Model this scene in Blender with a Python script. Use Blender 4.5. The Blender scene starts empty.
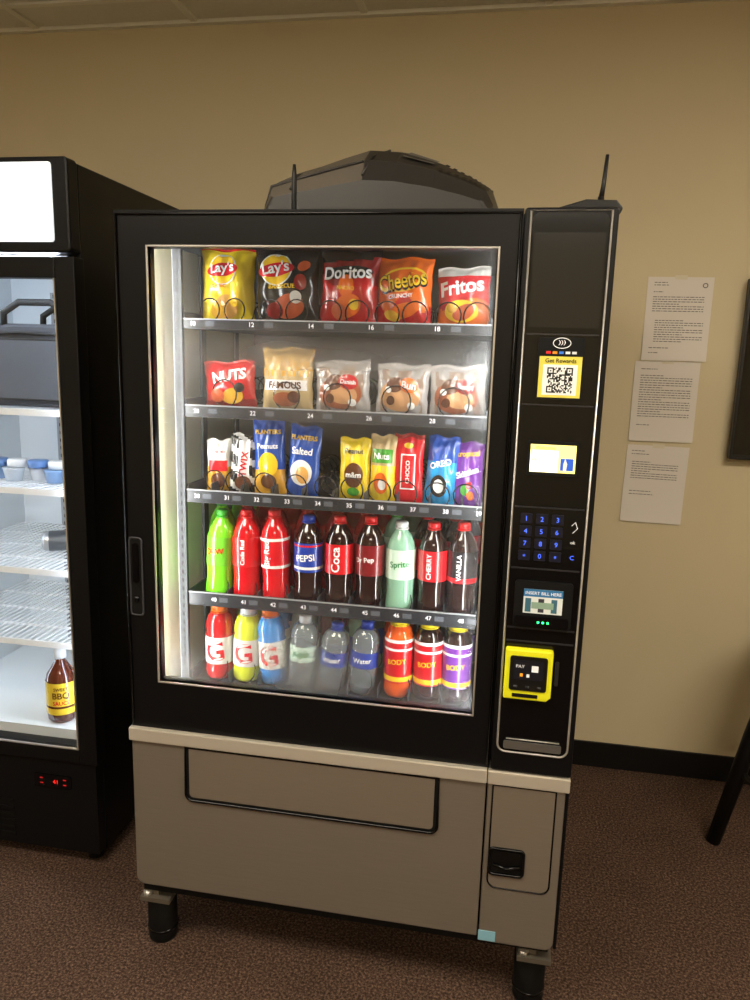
import bpy, math, random
from mathutils import Vector, Matrix
random.seed(7)
sc=bpy.context.scene
def lin(c):
    c=c/255.0
    return c/12.92 if c<=0.04045 else ((c+0.055)/1.055)**2.4
def rgb(r,g,b): return (lin(r),lin(g),lin(b),1.0)
MC={}
def mat(name,c=(128,128,128),rough=0.5,metal=0.0,emit=0.0,coat=0.0,trans=0.0,noise=0.0,nscale=40,spec=0.5,ecol=None,bump=0.0,bscale=200,aniso=None):
    if name in MC: return MC[name]
    m=bpy.data.materials.new(name); m.use_nodes=True
    nt=m.node_tree; b=nt.nodes['Principled BSDF']
    b.inputs['Base Color'].default_value=rgb(*c)
    b.inputs['Roughness'].default_value=rough
    b.inputs['Metallic'].default_value=metal
    b.inputs['Coat Weight'].default_value=coat
    b.inputs['Transmission Weight'].default_value=trans
    b.inputs['Specular IOR Level'].default_value=spec
    if emit>0:
        b.inputs['Emission Color'].default_value=rgb(*(ecol or c)); b.inputs['Emission Strength'].default_value=emit
        if emit<8: m.cycles.emission_sampling='NONE'
    tc=nt.nodes.new('ShaderNodeTexCoord')
    src=tc.outputs['Object']
    if aniso:
        mp=nt.nodes.new('ShaderNodeMapping'); mp.inputs['Scale'].default_value=aniso; nt.links.new(src,mp.inputs['Vector']); src=mp.outputs[0]
    if noise>0:
        n=nt.nodes.new('ShaderNodeTexNoise'); n.inputs['Scale'].default_value=nscale; n.inputs['Detail'].default_value=4
        nt.links.new(src,n.inputs['Vector'])
        mx=nt.nodes.new('ShaderNodeMix'); mx.data_type='RGBA'
        f=1-noise; g=1+noise
        cc=rgb(*c)
        mx.inputs[6].default_value=(cc[0]*f,cc[1]*f,cc[2]*f,1); mx.inputs[7].default_value=(min(1,cc[0]*g),min(1,cc[1]*g),min(1,cc[2]*g),1)
        nt.links.new(n.outputs['Fac'],mx.inputs[0]); nt.links.new(mx.outputs[2],b.inputs['Base Color'])
    if bump>0:
        n=nt.nodes.new('ShaderNodeTexNoise'); n.inputs['Scale'].default_value=bscale; n.inputs['Detail'].default_value=3
        nt.links.new(src,n.inputs['Vector'])
        bp=nt.nodes.new('ShaderNodeBump'); bp.inputs['Strength'].default_value=bump; bp.inputs['Distance'].default_value=0.004
        nt.links.new(n.outputs['Fac'],bp.inputs['Height']); nt.links.new(bp.outputs['Normal'],b.inputs['Normal'])
    MC[name]=m
    return m

TC={}
def textgeo(s,off=0.0):
    k=(s,off)
    if k in TC: return TC[k]
    cu=bpy.data.curves.new('t','FONT'); cu.body=s; cu.align_x='CENTER'; cu.align_y='CENTER'; cu.offset=off; cu.resolution_u=3
    ob=bpy.data.objects.new('t',cu); sc.collection.objects.link(ob)
    dg=bpy.context.evaluated_depsgraph_get(); dg.update()
    me=bpy.data.meshes.new_from_object(ob.evaluated_get(dg))
    v=[(p.co.x,p.co.y) for p in me.vertices]; f=[tuple(p.vertices) for p in me.polygons]
    bpy.data.objects.remove(ob); bpy.data.curves.remove(cu); bpy.data.meshes.remove(me)
    if v:
        xs=[a[0] for a in v]; ys=[a[1] for a in v]
        cx=(min(xs)+max(xs))/2; cy=(min(ys)+max(ys))/2
        v=[(a-cx,b-cy) for a,b in v]; w=max(xs)-min(xs); h=max(ys)-min(ys)
    else: w=h=1
    TC[k]=(v,f,w,h)
    return TC[k]

class MB:
    def __init__(s): s.V=[];s.F=[];s.M=[];s.S=[];s.mats=[]
    def mi(s,m):
        if m not in s.mats: s.mats.append(m)
        return s.mats.index(m)
    def add(s,vs,fs,m,smooth=False):
        o=len(s.V); s.V+= [Vector(v) for v in vs]; k=s.mi(m) if not isinstance(m,list) else None
        for i,f in enumerate(fs):
            s.F.append([o+j for j in f]); s.M.append(k if k is not None else s.mi(m[i])); s.S.append(smooth)
    def box(s,x0,x1,y0,y1,z0,z1,m):
        vs=[(x0,y0,z0),(x1,y0,z0),(x1,y1,z0),(x0,y1,z0),(x0,y0,z1),(x1,y0,z1),(x1,y1,z1),(x0,y1,z1)]
        s.add(vs,[(0,3,2,1),(4,5,6,7),(0,1,5,4),(1,2,6,5),(2,3,7,6),(3,0,4,7)],m)
    def prism(s,poly,y0,y1,m):
        n=len(poly)
        vs=[(x,y0,z) for x,z in poly]+[(x,y1,z) for x,z in poly]
        fs=[tuple(range(n)),tuple(range(2*n-1,n-1,-1))]+[(i,i+n,(i+1)%n+n,(i+1)%n) for i in range(n)]
        s.add(vs,fs,m)
    def tube(s,pts,r,m,closed=False,seg=8,r2=None):
        pts=[Vector(p) for p in pts]; n=len(pts); vs=[];fs=[]
        nrm=None
        for i,p in enumerate(pts):
            if closed: t=(pts[(i+1)%n]-pts[i-1]).normalized()
            else: t=(pts[min(i+1,n-1)]-pts[max(i-1,0)]).normalized()
            if nrm is None:
                a=Vector((0,0,1)) if abs(t.z)<0.9 else Vector((0,1,0)); nrm=(a-t*a.dot(t)).normalized()
            else: nrm=(nrm-t*nrm.dot(t)).normalized()
            b=t.cross(nrm); rr=r if r2 is None else r+(r2-r)*i/(n-1)
            for k in range(seg):
                an=2*math.pi*k/seg; vs.append(p+nrm*rr*math.cos(an)+b*rr*math.sin(an))
        for i in range(n if closed else n-1):
            j=(i+1)%n
            for k in range(seg):
                l=(k+1)%seg; fs.append((i*seg+k,i*seg+l,j*seg+l,j*seg+k))
        if not closed: fs+= [tuple(range(seg-1,-1,-1)),tuple(range((n-1)*seg,n*seg))]
        s.add(vs,fs,m,True)
    def lathe(s,cx,cy,z0,prof,m,seg=24,cap=True):
        vs=[];fs=[];n=len(prof)
        for r,z in prof:
            for k in range(seg):
                a=2*math.pi*k/seg; vs.append((cx+r*math.cos(a),cy+r*math.sin(a),z0+z))
        for i in range(n-1):
            for k in range(seg):
                l=(k+1)%seg; fs.append((i*seg+k,i*seg+l,(i+1)*seg+l,(i+1)*seg+k))
        if cap: fs+= [tuple(range(seg-1,-1,-1)),tuple(range((n-1)*seg,n*seg))]
        s.add(vs,fs,m,True)
    def text(s,t,fn,m,w=None,h=None,off=0.0,rot=0.0,cx=0,cz=0):
        v,f,tw,th=textgeo(t,off)
        if not v: return
        sx=sy=1
        if w and h: sx=w/tw; sy=h/th
        elif w: sx=sy=w/tw
        elif h: sx=sy=h/th
        c,sn=math.cos(rot),math.sin(rot)
        s.add([fn(cx+a*sx*c-b*sy*sn,cz+a*sx*sn+b*sy*c) for a,b in v],f,m)
    def obj(s,name,parent=None,bevel=0,loc=(0,0,0),bseg=2):
        me=bpy.data.meshes.new(name); L=Vector(loc)
        me.from_pydata([v-L for v in s.V],[],s.F)
        for m in s.mats: me.materials.append(m)
        me.polygons.foreach_set('material_index',s.M); me.polygons.foreach_set('use_smooth',s.S); me.update()
        ob=bpy.data.objects.new(name,me); sc.collection.objects.link(ob); ob.location=L
        if parent is not None:
            ob.parent=parent; ob.matrix_parent_inverse=Matrix.Translation(-parent.location)
        if bevel:
            md=ob.modifiers.new('b','BEVEL'); md.width=bevel; md.segments=bseg; md.limit_method='ANGLE'; md.angle_limit=math.radians(50)
        return ob
def empty(name,loc):
    e=bpy.data.objects.new(name,None); e.location=loc; e.empty_display_size=0.1; sc.collection.objects.link(e); return e
def rrect(x0,x1,z0,z1,r,n=5,corners=(1,1,1,1)):
    p=[]
    cs=[(x0+r,z0+r,180,corners[0],(x0,z0)),(x1-r,z0+r,270,corners[1],(x1,z0)),(x1-r,z1-r,0,corners[2],(x1,z1)),(x0+r,z1-r,90,corners[3],(x0,z1))]
    for cx,cz,a,on,sq in cs:
        if on:
            for i in range(n+1):
                t=math.radians(a+90*i/n); p.append((cx+r*math.cos(t),cz+r*math.sin(t)))
        else: p.append(sq)
    return p
def flat(y): return lambda a,b:(a,y,b)

# ------------------------------------------------------------ camera
cam=bpy.data.cameras.new('camera'); co=bpy.data.objects.new('camera',cam); sc.collection.objects.link(co)
M=Matrix(((0.98411,-0.0609,0.1668,0),(0.17531,0.18392,-0.96718,-1.579),(0.02822,0.98105,0.19167,1.545),(0,0,0,1)))
co.matrix_world=M; cam.sensor_fit='VERTICAL'; cam.sensor_height=36; cam.lens=27.036; cam.clip_start=0.02
sc.camera=co
sc.view_settings.view_transform='Standard'

# ------------------------------------------------------------ room
WP=mat('wall_paint',(208,193,158),0.75,bump=0.15,bscale=180,noise=0.03,nscale=3)
def simplebox(name,a,m,bevel=0):
    b=MB(); b.box(*a,m); cx=(a[0]+a[1])/2; cy=(a[2]+a[3])/2; return b.obj(name,loc=(cx,cy,a[4]),bevel=bevel)
simplebox('wall_back',(-3.2,3.2,1.2,1.3,0,2.68),WP)
simplebox('wall_left',(-3.2,-3.1,-4.5,1.2,0,2.68),WP)
simplebox('wall_right',(3.1,3.2,-4.5,1.2,0,2.68),WP)
simplebox('wall_front',(-3.2,3.2,-4.6,-4.5,0,2.68),WP)
cm=bpy.data.materials.new('carpet'); cm.use_nodes=True; nt=cm.node_tree; b=nt.nodes['Principled BSDF']; b.inputs['Roughness'].default_value=0.95; b.inputs['Specular IOR Level'].default_value=0.1
tc=nt.nodes.new('ShaderNodeTexCoord'); n1=nt.nodes.new('ShaderNodeTexNoise'); n1.inputs['Scale'].default_value=150; n1.inputs['Detail'].default_value=5; n1.inputs['Roughness'].default_value=0.8
n2=nt.nodes.new('ShaderNodeTexNoise'); n2.inputs['Scale'].default_value=6
cr=nt.nodes.new('ShaderNodeValToRGB'); e=cr.color_ramp.elements
e[0].position=0.36; e[0].color=rgb(46,33,28); e[1].position=0.68; e[1].color=rgb(172,142,120)
e2=cr.color_ramp.elements.new(0.5); e2.color=rgb(94,72,60)
nt.links.new(tc.outputs['Object'],n1.inputs['Vector']); nt.links.new(tc.outputs['Object'],n2.inputs['Vector'])
nt.links.new(n1.outputs['Fac'],cr.inputs[0])
mx=nt.nodes.new('ShaderNodeMix'); mx.data_type='RGBA'; mx.blend_type='MULTIPLY'; mx.inputs[0].default_value=0.4
nt.links.new(cr.outputs[0],mx.inputs[6]); nt.links.new(n2.outputs['Fac'],mx.inputs[7]); nt.links.new(mx.outputs[2],b.inputs['Base Color'])
bp=nt.nodes.new('ShaderNodeBump'); bp.inputs['Strength'].default_value=0.8; bp.inputs['Distance'].default_value=0.01
nt.links.new(n1.outputs['Fac'],bp.inputs['Height']); nt.links.new(bp.outputs['Normal'],b.inputs['Normal'])
simplebox('floor',(-3.2,3.2,-4.6,1.3,-0.1,0),cm)
CT=mat('ceiling_tile',(222,220,210),0.9,bump=0.5,bscale=120,noise=0.06,nscale=60)
CG=mat('ceiling_grid_metal',(232,230,220),0.5)
simplebox('ceiling',(-3.2,3.2,-4.6,1.3,2.68,2.78),CT)
g=MB()
x=-3.0
while x<3.1:
    g.box(x-0.012,x+0.012,-4.5,1.2,2.672,2.68,CG); x+=0.61
y=1.0
while y>-4.5:
    g.box(-3.1,3.1,y-0.012,y+0.012,2.673,2.68,CG); y-=0.61
g.box(-3.1,3.1,1.175,1.2,2.668,2.68,CG)
g.obj('trim_1')
BB=mat('baseboard_rubber',(14,13,13),0.5,spec=.3)
simplebox('baseboard_back',(-3.1,3.1,1.19,1.2,0,0.10),BB)
LP=mat('light_panel',(255,246,230),0.5,emit=25,ecol=(255,243,222)); LF=mat('fixture_metal',(220,220,215),0.5)
for (cx,cy) in ((1.35,-1.0),(-1.15,-1.35),(.3,-3.3)):
    e_=empty('ceiling_light',(cx,cy,2.67)); q=MB(); q.box(cx-0.6,cx+0.6,cy-0.3,cy+0.3,2.655,2.671,LF); q.obj('housing',e_)
    q=MB(); q.box(cx-0.57,cx+0.57,cy-0.27,cy+0.27,2.640,2.656,LP); q.obj('diffuser',e_)

# ------------------------------------------------------------ papers
PW=mat('paper_white',(222,214,204),0.8); PI=mat('paper_ink',(110,104,100),0.8); TAPE=mat('clear_tape',(215,205,180),0.3)
def paper(x0,x1,z0,z1,rot,lines,seed):
    rnd=random.Random(seed); q=MB(); cx=(x0+x1)/2; cz=(z0+z1)/2; W=x1-x0; H=z1-z0; y=1.197
    def T(a,b,dy=0):
        c,s_=math.cos(rot),math.sin(rot)
        curl=0.004*(abs(b)/H*2)**2 if b<0 else 0
        return (cx+a*c-b*s_, y-curl-dy, cz+a*s_+b*c)
    N=8; vs=[T(-W/2+W*i/2,-H/2+H*j/N) for j in range(N+1) for i in range(3)]
    q.add(vs,[(j*3+i,j*3+i+1,j*3+i+4,j*3+i+3) for j in range(N) for i in range(2)],PW)
    for (fz,fx0,fx1) in lines:
        xx=fx0
        while xx<fx1:
            ww=rnd.uniform(0.02,0.07); xe=min(fx1,xx+ww)
            a0=-W/2+W*xx;a1=-W/2+W*xe; b0=-H/2+H*fz; b1=b0+0.0026
            q.add([T(a0,b0,.0006),T(a1,b0,.0006),T(a1,b1,.0006),T(a0,b1,.0006)],[(0,1,2,3)],PI); xx=xe+0.013
    q.add([T(-.02,H/2-.008,.0008),T(.02,H/2-.008,.0008),T(.02,H/2+.006,.0008),T(-.02,H/2+.006,.0008)],[(0,1,2,3)],TAPE)
    q.obj('paper_notice',loc=(cx,y,cz))
L1=[(0.9,.1,.32),(0.93,.1,.3)]+[(0.82,.1,.25)]+[(0.76-0.028*i,.1,.88 if i%4!=3 else .5) for i in range(7)]+[(0.48-0.028*i,.16,.9 if i%3 else .6) for i in range(10)]+[(.15,.1,.4),(.09,.1,.25)]
paper(.444,.657,1.548,1.827,0.0,L1,1)
paper(.427,.642,1.268,1.545,0.0,[(0.9,.1,.35)]+[(0.82-.03*i,.1,.9 if i%5 else .45) for i in range(18)]+[(.2,.1,.3)],2)
paper(.425,.634,.975,1.252,-0.015,[(0.92,.08,.3),(0.88,.08,.36)]+[(0.78-.03*i,.1,.85 if i%4 else .4) for i in range(8)]+[(.4,.1,.45),(.36,.1,.5)],3)
q=MB(); q.text('O',flat(1.1955),PI,w=.018,off=.02,cx=.63,cz=1.80); lo=q.obj('logo'); lo.parent=bpy.data.objects['paper_notice']; lo.matrix_parent_inverse=Matrix.Translation(-lo.parent.location)

TVB=mat('tv_plastic',(12,12,13),0.4); TVS=mat('tv_screen',(6,6,8),0.12,coat=0.3)
tv=empty('television',(1.28,1.18,1.22)); q=MB(); q.box(.758,1.80,1.155,1.185,1.222,1.822,TVB); q.obj('housing',tv,bevel=.003)
q=MB(); q.box(.768,1.79,1.153,1.156,1.240,1.812,TVS); q.obj('screen',tv)
q=MB(); q.box(1.1,1.45,1.184,1.2,1.4,1.65,TVB); q.obj('wall_mount',tv)

ST=mat('stool_black',(12,11,11),0.45,spec=.3); SV=mat('stool_vinyl',(20,18,18),0.5,bump=.2)
stl=empty('bar_stool',(1.07,.8,0)); q=MB(); cxs,cys=1.07,.80
for k in range(4):
    a=math.pi+k*math.pi/2
    q.tube([(cxs+.32*math.cos(a),cys+.32*math.sin(a),0),(cxs+.245*math.cos(a),cys+.245*math.sin(a),.376),(cxs+.17*math.cos(a),cys+.17*math.sin(a),.70)],.022,ST,seg=12,r2=.03)
q.obj('legs',stl)
q=MB(); q.tube([(cxs+.26*math.cos(2*math.pi*i/32),cys+.26*math.sin(2*math.pi*i/32),.26) for i in range(32)],.01,ST,closed=True); q.obj('foot_ring',stl)
q=MB(); q.lathe(cxs,cys,.69,[(.18,0),(.2,.01),(.205,.05),(.19,.075),(.12,.085),(.02,.088)],SV,seg=32); q.obj('seat',stl)

# ------------------------------------------------------------ vending machine
VB=mat('vm_black',(12,12,14),0.35,spec=0.25); VB2=mat('vm_black_gloss',(7,7,9),0.14,spec=.35); VBM=mat('vm_black_matte',(10,10,11),0.6,spec=.25)
SIL=mat('vm_silver',(205,202,196),0.3,metal=0.7); SILS=mat('vm_silver_stripe',(206,198,184),0.32,metal=0.4)
TAU=mat('vm_taupe',(140,131,120),0.38,metal=0.5,noise=.10,nscale=120,aniso=(.15,1,6),bump=.05,bscale=300)
TAU2=mat('vm_taupe_flap',(152,142,129),0.33,metal=0.55,noise=.10,nscale=120,aniso=(.15,1,6),bump=.05,bscale=300)
INT=mat('vm_interior',(232,226,196),0.5); INTD=mat('vm_interior_back',(92,95,100),0.6,noise=.3,nscale=6)
RAIL=mat('vm_rail',(36,39,45),0.35); RAILW=mat('rail_digits',(235,235,240),0.5,emit=.2); TRAY=mat('vm_tray',(66,70,76),0.4,metal=.3)
LED=mat('led_strip',(255,255,246),0.5,emit=56,ecol=(250,252,250))
COIL=mat('coil_wire',(30,30,33),0.25,metal=.6); POST=mat('vm_post',(50,52,56),0.45,metal=.3); POSTL=mat('vm_post_light',(150,152,155),.4)
vm=empty('vending_machine',(-.34,.4,0))
q=MB()
q.box(-.862,-.825,.056,.86,.186,1.832,VB); q.box(.15,.187,.056,.86,.186,1.832,VB); q.box(-.825,.15,.056,.86,1.79,1.832,VB)
q.box(-.825,.15,.83,.86,.186,1.79,VB); q.box(-.825,.15,.10,.83,.186,.63,VBM)
q.obj('cabinet',vm,bevel=.004)
q=MB(); q.box(-.0149,.15,.056,.83,.63,1.79,VBM); q.obj('electronics_bay',vm)
q=MB()
q.box(-.8249,-.82,.057,.80,.631,1.789,INT); q.box(-.02,-.0151,.057,.80,.631,1.789,INT); q.box(-.82,-.02,.79,.80,.631,1.789,INTD)
q.box(-.82,-.02,.057,.79,1.782,1.789,INTD); q.box(-.82,-.02,.1,.79,.631,.64,INTD)
q.obj('liner',vm)
q=MB()
q.box(-.862,-.785,0,.03,.632,1.832,VB); q.box(-.038,.008,0,.03,.632,1.832,VB)
q.box(-.785,-.038,0,.03,1.756,1.832,VB); q.box(-.785,-.038,0,.03,.632,.757,VB)
q.obj('door_frame',vm,bevel=.0)
q=MB(); q.box(-.862,-.83,.0301,.055,.632,1.832,VB); q.box(-.01,.008,.0301,.055,.632,1.832,VB); q.box(-.83,-.01,.0301,.055,1.79,1.832,VB); q.box(-.83,-.01,.0301,.055,.6,.65,VB); q.obj('door_inner',vm)
q=MB(); w=.004
x0,x1,z0,z1=-.785,-.038,.757,1.756
for a in ((x0-w,x0,z0-w,z1+w),(x1,x1+w,z0-w,z1+w),(x0,x1,z1,z1+w),(x0,x1,z0-w,z0)): q.box(a[0],a[1],-.004,.012,a[2],a[3],SIL)
q.obj('window_trim',vm,bevel=.001)
q=MB(); q.tube([(-.857,-.002,.64),(-.857,-.002,1.824),(.003,-.002,1.824),(.003,-.002,.64)],.0035,VB2); q.obj('door_edge',vm)
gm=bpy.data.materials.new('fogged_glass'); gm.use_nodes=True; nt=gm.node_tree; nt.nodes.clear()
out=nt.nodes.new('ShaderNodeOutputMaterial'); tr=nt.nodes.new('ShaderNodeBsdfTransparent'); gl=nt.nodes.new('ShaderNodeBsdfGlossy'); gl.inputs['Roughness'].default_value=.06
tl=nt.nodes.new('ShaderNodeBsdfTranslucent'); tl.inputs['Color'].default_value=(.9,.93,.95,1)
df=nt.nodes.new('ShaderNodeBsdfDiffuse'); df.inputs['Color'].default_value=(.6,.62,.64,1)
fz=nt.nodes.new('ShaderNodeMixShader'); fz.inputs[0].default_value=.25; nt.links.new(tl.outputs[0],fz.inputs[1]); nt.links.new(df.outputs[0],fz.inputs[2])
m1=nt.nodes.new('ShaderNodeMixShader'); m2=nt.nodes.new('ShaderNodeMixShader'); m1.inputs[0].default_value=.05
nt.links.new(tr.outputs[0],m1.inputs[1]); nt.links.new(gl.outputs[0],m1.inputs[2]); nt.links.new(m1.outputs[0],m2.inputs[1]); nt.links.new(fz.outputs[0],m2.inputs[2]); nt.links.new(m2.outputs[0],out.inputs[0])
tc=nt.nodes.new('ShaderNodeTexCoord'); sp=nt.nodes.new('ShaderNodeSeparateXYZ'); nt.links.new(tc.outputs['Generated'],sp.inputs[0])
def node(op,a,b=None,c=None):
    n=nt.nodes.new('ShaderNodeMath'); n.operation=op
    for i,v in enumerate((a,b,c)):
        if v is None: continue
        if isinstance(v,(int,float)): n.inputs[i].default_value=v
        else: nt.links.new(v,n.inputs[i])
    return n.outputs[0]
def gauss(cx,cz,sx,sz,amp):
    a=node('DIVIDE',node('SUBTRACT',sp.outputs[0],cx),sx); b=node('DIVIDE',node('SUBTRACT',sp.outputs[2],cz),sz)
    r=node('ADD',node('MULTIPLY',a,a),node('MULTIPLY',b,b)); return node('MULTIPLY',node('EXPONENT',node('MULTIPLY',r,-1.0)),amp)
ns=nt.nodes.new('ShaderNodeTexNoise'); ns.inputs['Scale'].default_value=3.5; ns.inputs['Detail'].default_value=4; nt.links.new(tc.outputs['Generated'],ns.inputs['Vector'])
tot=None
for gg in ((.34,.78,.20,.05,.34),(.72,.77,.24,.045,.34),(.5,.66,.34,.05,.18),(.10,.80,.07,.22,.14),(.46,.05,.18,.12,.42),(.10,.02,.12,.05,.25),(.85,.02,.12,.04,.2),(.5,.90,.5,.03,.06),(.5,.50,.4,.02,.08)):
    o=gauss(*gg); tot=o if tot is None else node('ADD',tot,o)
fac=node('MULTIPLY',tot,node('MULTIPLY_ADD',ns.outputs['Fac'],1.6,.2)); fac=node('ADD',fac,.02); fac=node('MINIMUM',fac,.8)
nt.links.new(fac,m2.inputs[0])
q=MB(); q.add([(x0,.02,z0),(x1,.02,z0),(x1,.02,z1),(x0,.02,z1)],[(0,1,2,3)],gm); gob=q.obj('window_glass',vm)
q=MB(); q.box(-.815,-.802,.034,.046,.66,1.78,LED); q.box(-.034,-.024,.034,.046,.66,1.78,LED); q.obj('led_strips',vm)
q=MB()
q.box(-.788,-.768,.128,.14,.66,1.78,POST); q.box(-.7895,-.7875,.127,.14,.66,1.78,POSTL)
q.box(-.041,-.034,.128,.14,.66,1.78,POST)
for i in range(50):
    z=.68+i*.022; q.box(-.780,-.776,.1272,.129,z,z+.011,VBM)
for yy in (.35,.6): q.box(-.819,-.812,yy,yy+.03,.66,1.78,POST)
q.obj('shelf_posts',vm)
SH=[(1.590,1.614,[(-.742,'10'),(-.598,'12'),(-.455,'14'),(-.315,'16'),(-.165,'18')],1.598),
    (1.382,1.412,[(-.738,'20'),(-.596,'22'),(-.455,'24'),(-.315,'26'),(-.168,'28')],1.395),
    (1.172,1.205,[(-.74+.0765*i,str(30+i)) for i in range(10)],1.185),
    (.907,.943,[(-.70+.0775*i,str(40+i)) for i in range(9)],.915),
    (.665,.694,[(-.70+.0775*i,str(50+i)) for i in range(9)],.695)]
q=MB()
for (a,b_,nums,zt) in SH:
    X0,X1=-.768,-.045
    q.box(X0,X1,.134,.139,a,b_,RAIL); q.box(X0,X1,.139,.74,zt-.008,zt,TRAY)
    q.box(X0,X0+.004,.139,.74,zt,zt+.03,TRAY); q.box(X1-.004,X1,.139,.74,zt,zt+.03,TRAY)
    q.box(X0,X1,.1325,.1345,b_-.003,b_,POSTL); q.box(X0,X1,.1325,.1345,a,a+.002,POST)
    for xx,t in nums:
        q.text(t,flat(.1335),RAILW,h=.0105,off=.01,cx=xx,cz=(a+b_)/2)
        dx=.030 if len(nums)>5 else .06
        q.box(xx+dx*.5,xx+dx*.5+.022,.1332,.1338,(a+b_)/2-.006,(a+b_)/2+.006,mat('price_tag',(84,88,96),.5))
        if len(nums)>5: q.box(xx+.034,xx+.036,.139,.74,zt,zt+.035,TRAY)
q.obj('shelves',vm,loc=(-.4,.4,1))
q=MB()
def coil(cx,cz,r,y0,y1,pitch,ph=0,wr=.0017):
    n=int((y1-y0)/pitch*18); pts=[]
    for i in range(n+1):
        t=i/18; a=-math.pi/2+2*math.pi*t+ph; pts.append((cx+r*math.cos(a),y0+pitch*t,cz+r*math.sin(a)))
    q.tube(pts,wr,COIL,seg=5)
chipx=[-.685,-.533,-.389,-.2545,-.114]
for cx in chipx:
    coil(cx-.033,1.598+.034,.031,.142,.60,.07); coil(cx+.033,1.598+.034,.031,.142,.60,.07,math.pi*.3)
for cx in (-.679,-.522,-.398,-.2555,-.121):
    coil(cx-.004,1.395+.040,.037,.142,.60,.07)
for cx in (-.708,-.654,-.578,-.498,-.425,-.359,-.292,-.2295,-.1525,-.0855): coil(cx,1.185+.034,.030,.142,.60,.055)
BX=[-.705,-.630,-.551,-.4686,-.3896,-.312,-.2353,-.1574,-.0856]
GX=[-.708,-.634,-.559,-.483,-.408,-.328,-.2327,-.158,-.087]
for cx in BX: coil(cx,.915+.036,.033,.142,.60,.078,wr=.0014)
for cx in GX: coil(cx,.695+.036,.033,.142,.60,.078,wr=.0014)
q.obj('vending_coils',vm,loc=(-.4,.4,1))
q=MB(); q.box(-.866,.004,-.012,.03,.597,.631,SILS); q.box(.006,.187,-.012,.03,.597,.631,SILS); q.obj('silver_trim',vm,bevel=.003)
q=MB(); q.prism(rrect(-.862,.003,.196,.596,.022,corners=(1,0,0,0)),-.004,.099,TAU); q.obj('lower_panel',vm,bevel=.003)
q=MB(); q.prism(rrect(.007,.179,.186,.596,.022,corners=(0,1,0,0)),-.006,.099,TAU); q.obj('coin_door',vm,bevel=.003)
q=MB(); q.box(.1795,.187,.0,.099,.19,.596,VB); q.box(-.85,.17,.01,.098,.17,.19,VBM); q.obj('kick_plate',vm)
fl=rrect(-.722,-.103,.452,.594,.018,corners=(1,1,0,0))
q=MB(); q.prism(fl,-.0055,-.004,VBM); q.prism(rrect(-.712,-.113,.462,.592,.010,corners=(1,1,0,0)),-.0075,-.0054,TAU2)
q.tube([(x,-.006,z) for x,z in fl],.0038,VB2,closed=True); q.obj('delivery_flap',vm)
gr=rrect(.019,.159,.334,.594,.02,corners=(1,1,0,0)); q=MB(); q.prism(rrect(.021,.157,.336,.593,.02,corners=(1,1,0,0)),-.0068,-.0055,TAU2); q.tube([(x,-.006,z) for x,z in gr],.0022,VB2,closed=True); q.obj('coin_door_groove',vm)
q=MB(); cup=rrect(.021,.0975,.372,.437,.008); q.prism(cup,-.0085,-.0055,VBM); q.tube([(x,-.009,z) for x,z in cup],.004,VB2,closed=True); q.prism(rrect(.028,.090,.395,.430,.006),-.0095,-.007,mat('coin_dark',(4,4,4),.3)); q.tube([(.03,-.012,.398),(.06,-.016,.392),(.09,-.012,.398)],.004,VB2); q.obj('coin_return_cup',vm)
q=MB(); q.box(.006,.046,-.0075,-.006,.190,.216,mat('blue_sticker',(130,180,200),.6)); q.obj('sticker',vm)
q=MB(); hh=rrect(-.851,-.820,.92,1.108,.008); q.prism(hh,-.003,0,VBM); q.tube([(x,-.003,z) for x,z in hh],.0022,mat('handle_edge',(60,62,68),.3),closed=True); q.prism(rrect(-.843,-.828,1.0,1.095,.006),-.007,-.002,VB2); q.lathe(-.8355,-.004,.955,[(.006,0),(.006,.012)],VB2,seg=12); q.obj('door_handle',vm)
FM=mat('foot_bracket',(120,112,100),.45,metal=.6)
q=MB()
for fx in (-.825,.135):
    for fy in (.06,.78):
        q.lathe(fx,fy,0,[(.036,0),(.038,.01),(.038,.13),(.03,.14)],VBM,seg=24)
        q.lathe(fx,fy,.03,[(.0395,0),(.0395,.006)],VB2,seg=24)
        q.box(fx-.035,fx+.045,fy-.055,fy+.05,.138,.15,FM); q.box(fx-.03,fx+.01,fy-.04,fy+.03,.15,.186,FM); q.lathe(fx-.02,fy-.04,.15,[(.012,0),(.012,.008)],SIL,seg=6)
q.obj('feet',vm)
q=MB(); q.prism(rrect(.010,.187,.634,1.832,.006),-.010,.055,VB); q.obj('control_column',vm,bevel=.003)
op=rrect(.022,.174,.683,1.826,.018,corners=(1,1,0,0)); q=MB(); q.tube([(x,-.012,z) for x,z in op],.0024,SIL,closed=True)
q.tube([(.04,-.014,.716),(.155,-.014,.716)],.0015,SIL); q.prism(rrect(.035,.16,.692,.710,.004),-.0155,-.0105,mat('tray_silver',(120,118,114),.3,metal=.6)); q.obj('column_trim',vm)
q=MB(); q.prism(rrect(.025,.170,.686,1.822,.015),-.0115,-.0102,VB2)
for z in (1.592,1.452,1.24,1.108,.975,.945): q.box(.027,.168,-.0135,-.0114,z-.0015,z+.0015,mat('seam_grey',(40,40,45),.3))
q.prism(rrect(.030,.166,1.605,1.785,.003),-.013,-.0114,mat('promo_screen',(16,17,19),.15)); 
q.obj('column_face',vm)
WHT=mat('white_print',(240,240,240),.5,emit=.25); YEL=mat('yellow_label',(238,222,90),.45,emit=.1); BLK=mat('ink_black',(8,8,8),.4)
q=MB(); q.prism(rrect(.052,.142,1.464,1.586,.006),-.022,-.011,VBM)
f22=flat(-.0228); f23=flat(-.0236)
q.box(.056,.139,-.0225,-.0218,1.468,1.549,YEL); q.box(.064,.131,-.0228,-.0224,1.473,1.533,mat('qr_white',(240,240,236),.5,emit=.2))
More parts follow.
